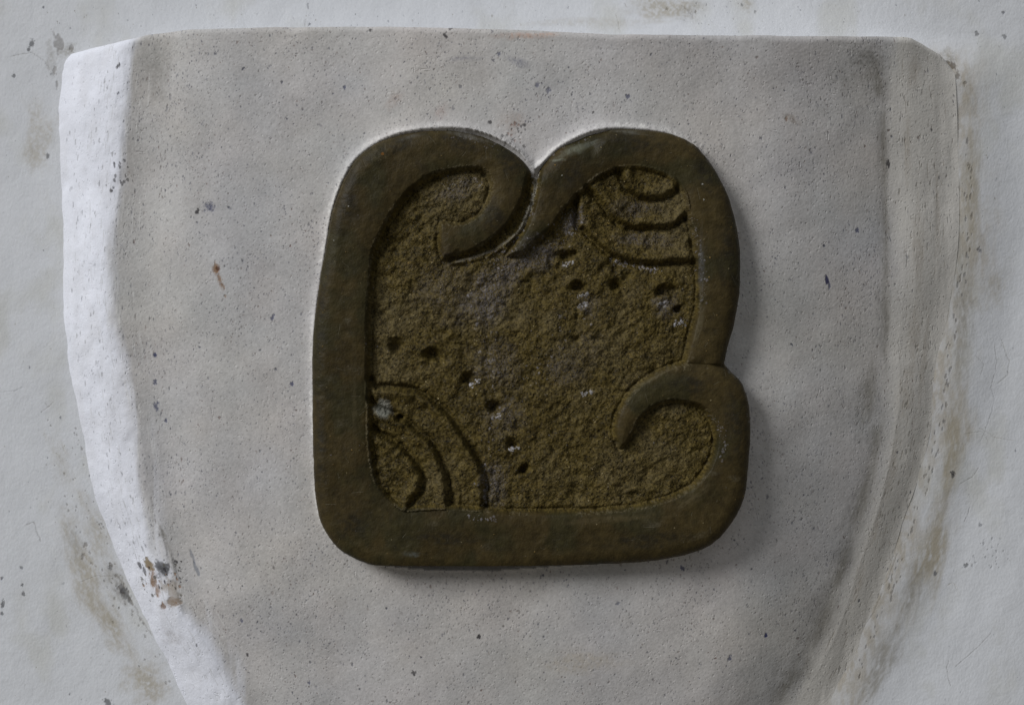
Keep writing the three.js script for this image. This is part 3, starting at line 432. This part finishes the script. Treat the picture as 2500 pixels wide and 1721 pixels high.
  for (let i = 0; i < 160; i++) { const x = lerp(-0.22, 0.22, rnd()), y = lerp(-0.19, 0.22, rnd()); if (hookD(x, y) < 0.003) continue; const a = rnd() * 3; ST.line([[x, y], [x + 0.012 * Math.cos(a) * rnd(), y + 0.012 * Math.sin(a) * rnd()]], 0.00035, rgb(92, 86, 68), 0.4, -0.05, 0.0001); }
  for (const [x, y, rx, ry, an] of [[900, 330, 110, 40, 0.5], [1040, 325, 100, 34, -0.2], [1150, 370, 40, 70, 0.4], [790, 470, 34, 110, -0.25], [730, 700, 22, 160, -0.06], [728, 1000, 22, 170, 0], [1430, 325, 120, 34, 0], [1290, 390, 50, 60, -0.6], [1590, 400, 40, 90, 0.5], [1640, 560, 30, 130, 0], [1660, 960, 34, 120, 0], [1560, 870, 80, 34, 0], [1000, 1215, 120, 26, 0], [1450, 1220, 140, 30, 0.1], [800, 1180, 60, 50, 0], [1120, 500, 40, 50, -0.5]])   // blackish patina in blotches on the border
    ST.stain(...T(x, y), rx * S * K, ry * S * K, an, rgb(35, 32, 24), 0.75, 0.0042, 0.5, 1, 0.22);
  // sheen and highlights painted as pale dots, with polish; plaster residue in the slot
  const sheenAndResidue = (pts, w, dens, str = 0.75, pc = pale) => { for (let i = 0; i + 1 < pts.length; i++) { const [ax, ay] = T(...pts[i]), [bx, by] = T(...pts[i + 1]), L = Math.hypot(bx - ax, by - ay), n = Math.round(L / 0.0011 * dens * w / 22); for (let k = 0; k < n; k++) { const t = rnd(), q = gauss() * w * S * K, nx = (ay - by) / L, ny = (bx - ax) / L, r = 0.0004 + 0.0009 * rnd() ** 2, X = lerp(ax, bx, t) + nx * q, Y = lerp(ay, by, t) + ny * q; ST.spot(X, Y, r, r * (0.5 + rnd()), -0.5 + gauss(), pc, str * (0.25 + 0.65 * rnd()), 0.1, 0.8); ST.each(X, Y, r * 1.6, kk => { ST.g[kk] = Math.min(ST.g[kk], 0.36); }); } } };
  sheenAndResidue([[1300, 480], [1285, 530]], 24, 3.4, 0.9, rgb(150, 147, 150)); sheenAndResidue([[1380, 588], [1440, 601], [1500, 614]], 5, 5, 0.9, rgb(150, 146, 148)); sheenAndResidue([[1096, 1050], [1098, 1150]], 5, 5, 0.9, rgb(140, 136, 138)); sheenAndResidue([[1285, 530], [1190, 560], [1105, 640], [1075, 720]], 34, 1.0); sheenAndResidue([[1075, 720], [1110, 800], [1130, 870], [1120, 980], [1110, 1100]], 34, 0.5); sheenAndResidue([[1100, 1060], [1096, 1150]], 8, 2);
  sheenAndResidue([[1330, 690], [1230, 800], [1200, 900]], 40, 0.3); sheenAndResidue([[1000, 420], [1060, 410], [1090, 420]], 20, 0.9); sheenAndResidue([[1070, 402], [1090, 418]], 5, 3);
  sheenAndResidue([[1560, 490], [1580, 560], [1590, 650], [1592, 690]], 9, 1.6, 0.5); sheenAndResidue([[1605, 940], [1640, 985], [1635, 1050]], 10, 1.6, 0.55); sheenAndResidue([[1380, 590], [1440, 600], [1490, 610]], 10, 1.6); sheenAndResidue([[1060, 1170], [1130, 1172]], 8, 2.6, 0.6); sheenAndResidue([[1020, 310], [1090, 325], [1140, 345]], 9, 1.3, 0.45);
  sheenAndResidue([[1250, 350], [1330, 312]], 9, 1.4, 0.4); sheenAndResidue([[1205, 470], [1180, 520], [1150, 560], [1100, 580]], 7, 2.6, 0.7); sheenAndResidue([[1150, 560], [1110, 590], [1030, 597]], 6, 2.2, 0.4); sheenAndResidue([[1690, 930], [1694, 960]], 5, 2, 0.6); sheenAndResidue([[1650, 840], [1668, 858]], 4, 3, 0.6); sheenAndResidue([[1530, 700], [1545, 740]], 12, 1.4);
  for (const [x, y] of [[1285, 597], [1320, 668], [1318, 690], [1500, 688], [1126, 945], [1164, 1016], [1328, 893], [1538, 730], [1075, 868]]) sheenAndResidue([[x - 13, y + 3], [x + 13, y - 4]], 6, 9, 1, rgb(172, 170, 172));  // glints at the pit rims, put into the colour
  const sheenGrey = rgb(98, 93, 92);  // broad grey sheen across the middle, painted as soft patches
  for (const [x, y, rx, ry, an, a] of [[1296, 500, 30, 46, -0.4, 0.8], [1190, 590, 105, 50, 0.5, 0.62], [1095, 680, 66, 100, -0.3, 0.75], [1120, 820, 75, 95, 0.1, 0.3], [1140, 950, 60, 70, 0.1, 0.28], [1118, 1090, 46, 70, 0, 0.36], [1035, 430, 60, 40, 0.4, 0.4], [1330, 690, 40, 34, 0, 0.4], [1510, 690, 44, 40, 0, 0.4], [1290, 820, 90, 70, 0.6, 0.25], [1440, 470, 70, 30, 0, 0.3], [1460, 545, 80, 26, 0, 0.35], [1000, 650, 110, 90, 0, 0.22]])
    ST.stain(...T(x, y), rx * S * K, ry * S * K, an, sheenGrey, Math.min(1, a * 1.6), 0.0010, 0.53, 1, 0.06);
  // the smooth pale inclusion, the scuffed strips at the upper edge, runs of mortar in the slot
  ST.spot(...T(866, 926), 0.0092, 0.0105, 0.3, rgb(122, 122, 112), 0.95, 0.15, 0.35); ST.spot(...T(872, 915), 0.006, 0.005, 0.4, rgb(134, 132, 122), 0.7, 0.05); ST.spot(...T(884, 928), 0.0025, 0.006, 0.3, rgb(70, 66, 58), 0.6, 0);
  ST.stain(...T(1295, 345), 0.024, 0.0065, 0.42, paleGreen, 0.55, 0.0035, 0.44, 3); ST.stain(...T(1335, 328), 0.014, 0.004, 0.4, rgb(96, 98, 88), 0.6, 0.003, 0.45, 3); ST.stain(...T(1262, 366), 0.009, 0.0022, 0.1, paleGreen, 0.7, 0.003, 0.4, 3);
  ST.stain(...T(1420, 302), 0.03, 0.003, -0.1, rgb(104, 102, 94), 0.5, 0.003, 0.46, 3); ST.stain(...T(1060, 312), 0.03, 0.005, -0.25, rgb(104, 102, 96), 0.6, 0.0025, 0.46, 2); ST.stain(...T(930, 312), 0.02, 0.004, 0.25, rgb(92, 90, 84), 0.5, 0.0025, 0.46, 2);
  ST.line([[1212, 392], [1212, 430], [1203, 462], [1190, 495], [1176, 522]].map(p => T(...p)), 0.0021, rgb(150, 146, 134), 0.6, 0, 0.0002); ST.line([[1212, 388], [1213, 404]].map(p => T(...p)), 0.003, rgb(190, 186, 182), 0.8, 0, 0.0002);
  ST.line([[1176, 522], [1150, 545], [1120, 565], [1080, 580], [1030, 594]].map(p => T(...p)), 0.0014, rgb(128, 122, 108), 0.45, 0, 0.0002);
  for (const [x, y] of [[792, 470], [758, 546], [1272, 400 / K * 1.0 + 30], [1590, 455], [1712 / K, 420]]) ST.spot(...T(x, y), 0.0008, 0.0008, 0, rgb(170, 168, 160), 0.8, 0.2);
  for (let i = 0; i < 60; i++) { const p = T(845 + 30 * rnd(), 330 + 40 * rnd()); ST.spot(...p, 0.0005, 0.0004, 0, greyC, 0.5, 0); }
  ST.spot(...T(868, 352), 0.0016, 0.0012, 0.2, rgb(120, 78, 30), 0.8, 0);
  ST.stain(...T(935, 1252), 0.012, 0.0035, 0, rgb(86, 90, 86), 0.6, 0.002, 0.46, 2); ST.stain(...T(1585, 600), 0.0045, 0.05, 0, rgb(76, 76, 76), 0.6, 0.002, 0.44); ST.stain(...T(1580, 740), 0.004, 0.03, -0.3, rgb(92, 84, 62), 0.6, 0.002, 0.42); ST.stain(...T(1400, 1172), 0.07, 0.0045, 0.08, rgb(82, 72, 48), 0.6, 0.003, 0.44, 2); ST.stain(...T(1560, 1130), 0.03, 0.006, 0.6, rgb(88, 78, 54), 0.6, 0.003, 0.44, 2); ST.stain(...T(1470, 860), 0.03, 0.0025, 0.5, rgb(96, 88, 64), 0.5, 0.002, 0.45, 2); ST.stain(...T(805, 900), 0.0035, 0.1, 0, rgb(76, 68, 46), 0.5, 0.0025, 0.46);  // light caught by the border bevels painted as paler strips
}
const chips = [];                                    // small losses along the edges of the border
for (const poly of [OUT, HOOK, LOBE]) for (let i = 0; i < poly.p.length; i += 1) { const [x, y] = poly.p[i], d = sd(OUT, x, y); if (poly === OUT ? rnd() < 0.55 : d < 0.008 || rnd() < 0.72) continue; const r = 0.0015 + 0.0035 * rnd() ** 2; chips.push([x + 0.003 * gauss(), y + 0.003 * gauss(), r, r * (0.18 + 0.2 * rnd())]); }
for (const [x, y, r] of chips) if (rnd() < 0.6) ST.stain(x, y, r * 1.1, r * 0.9, rnd() * 3, rgb(98, 90, 68), 0.5, 0.0009, 0.5, 1, 0.2);
const stoneMat = new THREE.MeshPhysicalMaterial({ map: ST.tex('c'), bumpMap: ST.tex('b'), bumpScale: 0.0023, roughness: 1, roughnessMap: ST.tex('g'), specularIntensity: 0.28 });
stoneMat.name = 'dark olive sandstone';
{
  const cell = 0.00075, x0 = -0.236, y0 = -0.206, nx = Math.round(0.474 / cell), ny = Math.round(0.434 / cell);
  const pos = new Float32Array(nx * ny * 3), uv = new Float32Array(nx * ny * 2), dd = new Float32Array(nx * ny), dh = new Float32Array(nx * ny), dl = new Float32Array(nx * ny);
  for (let j = 0, k = 0; j < ny; j++) for (let i = 0; i < nx; i++, k++) {
    let x = x0 + i * cell, y = y0 + j * cell, d = sd(OUT, x, y);
    if (Math.abs(d) < 0.71 * cell) {                 // draw the outermost points onto the outline
      const e = 0.0002, gx = (sd(OUT, x + e, y) - sd(OUT, x - e, y)) / (2 * e), gy = (sd(OUT, x, y + e) - sd(OUT, x, y - e)) / (2 * e), g = gx * gx + gy * gy || 1;
      x -= d * gx / g; y -= d * gy / g; d = 0;
    }
    dd[k] = d;
    let z = 0;
    if (d >= 0) {
      const a = dh[k] = sd(HOOK, x, y), b = dl[k] = sd(LOBE, x, y), q = Math.max(a, b) + 0.0016 * (fbm(x * 70, y * 70, 2, 87) - 0.5);
      const und = 0.0016 * (fbm(x * 16, y * 16, 2, 71) - 0.5);
      // tooled ground
      let f = ZFIELD + 2 * und + 0.0042 * (0.5 + 0.9 * fbm(x * 22, y * 22, 2, 80)) * (fbm(x * 140, y * 140, 3, 72) - 0.5) + 0.0022 * (fbm(x * 48, y * 48, 2, 81) - 0.5) + 0.0006 * (vn(x * 640, y * 640, 73) - 0.5);
      f -= 0.0014 * Math.exp(-(((-q) - 0.001) ** 2) / 0.0000028);
      for (let i = 0; i + 1 < ridge.length; i++) { const [ax, ay] = ridge[i], [bx, by] = ridge[i + 1], ex = bx - ax, ey = by - ay, t = clamp(((x - ax) * ex + (y - ay) * ey) / (ex * ex + ey * ey)), r2 = (x - ax - ex * t) ** 2 + (y - ay - ey * t) ** 2; if (r2 < 0.00002) { f += 0.0026 * Math.exp(-r2 / 0.0000024); break; } }
      if (q < 0.004) {
        for (const set of [quarter, hanging]) for (const pl of set) { const e = sd(pl, x, y, 0.008) + 0.0018 * (vn(x * 160, y * 160, 74) - 0.5) + 0.003 * (vn(x * 45, y * 45, 84) - 0.5), cut = 0.75 + 0.4 * vn(x * 50, y * 50, 85); f += 0.0058 * sst(-0.0032, 0.0026, e) - 0.0046 * sst(0.003, 0.015, e) - 0.0056 * cut * Math.exp(-(e + 0.0014) * (e + 0.0014) / 0.000011); }
        for (const [px, py, rx, ry, an] of pits) {
          const ex = x - px, ey = y - py; if (ex * ex + ey * ey > 0.0004) continue;
          const u = (ex * Math.cos(an) + ey * Math.sin(an)) / rx, v = (-ex * Math.sin(an) + ey * Math.cos(an)) / ry, r = Math.sqrt(u * u + v * v) * (1 + 0.1 * Math.sin(3 * Math.atan2(v, u) + px * 90)) + 0.35 * (vn(x * 240, y * 240, 75) - 0.5);
          f -= 0.0085 * (1 - sst(0.2, 1.0, r));
        }
      }
      // smooth raised border with a sloping inner side
      const w = 0.0038 + 0.0016 * vn(x * 30, y * 30, 76), s = clamp(q / w), pil = clamp(1 - q / 0.019), rise = 0.5 * (s * (2 - s) * 0.5 + sst(0, 1, s) * 0.5) + 0.5 * Math.sqrt(1 - pil * pil);
      const top = ZFIELD + 0.0095 + und + 0.0020 * (fbm(x * 36, y * 40, 3, 77) - 0.5) + 0.0007 * (fbm(x * 160, y * 160, 2, 86) - 0.5) + 0.00018 * (vn(x * 700, y * 700, 78) - 0.5);
      z = q > 0 ? lerp(f, top, rise) : f;
      z += 0.006 * y;
      // rounded outer edge
      const R = 0.017, c = clamp(1 - d / R); z -= 0.0115 * (1 - Math.sqrt(Math.max(0, 1 - c * c)));
      for (const [hx, hy, hr, hd] of chips) { const r2 = (x - hx) ** 2 + (y - hy) ** 2; if (r2 < hr * hr) z -= hd * (1 - r2 / (hr * hr)) * (0.6 + 0.8 * vn(x * 350, y * 350, 90)); }
      // chip struck off the upper edge
      const [cx, cy] = T(1300, 335), chip = (x - cx) * 0.42 + (y - cy) * 0.9 + 0.004; if (chip > 0 && Math.abs((x - cx) * 0.9 - (y - cy) * 0.42) < 0.026) z -= Math.min(0.004, chip * 0.35) * sst(0.026, 0.014, Math.abs((x - cx) * 0.9 - (y - cy) * 0.42));
      if (d < 0.004) z += 0.0005 * (fbm(x * 200, y * 200, 2, 79) - 0.5);
    }
    pos.set([x, y, z], 3 * k); uv.set(ST.uv(x, y), 2 * k);
  }
  const groups = { hook: [], lobe: [], field: [], q0: [], q1: [], q2: [], h0: [], h1: [], h2: [] }, all = [], edges = new Map();
  for (let j = 0; j < ny - 1; j++) for (let i = 0; i < nx - 1; i++) {
    const a = j * nx + i, b = a + 1, c = a + nx, d = c + 1;
    for (const t of (i + j) % 2 ? [[a, b, d], [a, d, c]] : [[a, b, c], [b, d, c]]) {
      if (t.some(v => dd[v] < 0) || t.every(v => dd[v] === 0)) continue;
      all.push(...t);
      const h = (dh[t[0]] + dh[t[1]] + dh[t[2]]) / 3, l = (dl[t[0]] + dl[t[1]] + dl[t[2]]) / 3; let g = 'field';
      if (h > 0 && h >= l) g = 'hook'; else if (l > 0) g = 'lobe';
      else { const x = pos[3 * t[0]], y = pos[3 * t[0] + 1]; for (let e = 2; e >= 0 && g === 'field'; e--) { if (sd(quarter[e], x, y, 0.005) > 0) g = 'q' + e; else if (sd(hanging[e], x, y, 0.005) > 0) g = 'h' + e; } }
      groups[g].push(...t);
      for (let e = 0; e < 3; e++) { const p = t[e], q = t[(e + 1) % 3], key = Math.min(p, q) * 1e6 + Math.max(p, q); edges.set(key, edges.has(key) ? null : [p, q]); }
    }
  }
  const nor = normalsOf(pos, new Uint32Array(all));
  const stone = new THREE.Group(); stone.name = 'carved_stone'; scene.add(stone);
  stone.userData = { label: 'dark olive carved stone glyph with hooked scroll border set in the plaster shield', category: 'stone carving' };
  part('scroll_border', pos, nor, uv, groups.hook, stoneMat, stone).userData.label = 'smooth raised border curling into two hooks';
  part('lobe_border', pos, nor, uv, groups.lobe, stoneMat, stone).userData.label = 'smooth raised border arching over the upper lobe';
  part('recessed_ground', pos, nor, uv, groups.field, stoneMat, stone).userData.label = 'rough pitted sunken ground with drilled holes';
  for (let e = 0; e < 3; e++) part('quarter_band', pos, nor, uv, groups['q' + e], stoneMat, stone);
  for (let e = 0; e < 3; e++) part('hanging_band', pos, nor, uv, groups['h' + e], stoneMat, stone);
  const quads = [];
  for (const e of edges.values()) if (e) { const [p, q] = e, v = (k, z) => [pos[3 * k], pos[3 * k + 1], z, uv[2 * k], uv[2 * k + 1]]; quads.push([v(p, 0.066), v(q, 0.066), v(q, pos[3 * q + 2]), v(p, pos[3 * p + 2])]); }
  part('edge', pos, nor, uv, [], stoneMat, stone, quads);
}
renderer.render(scene, camera);
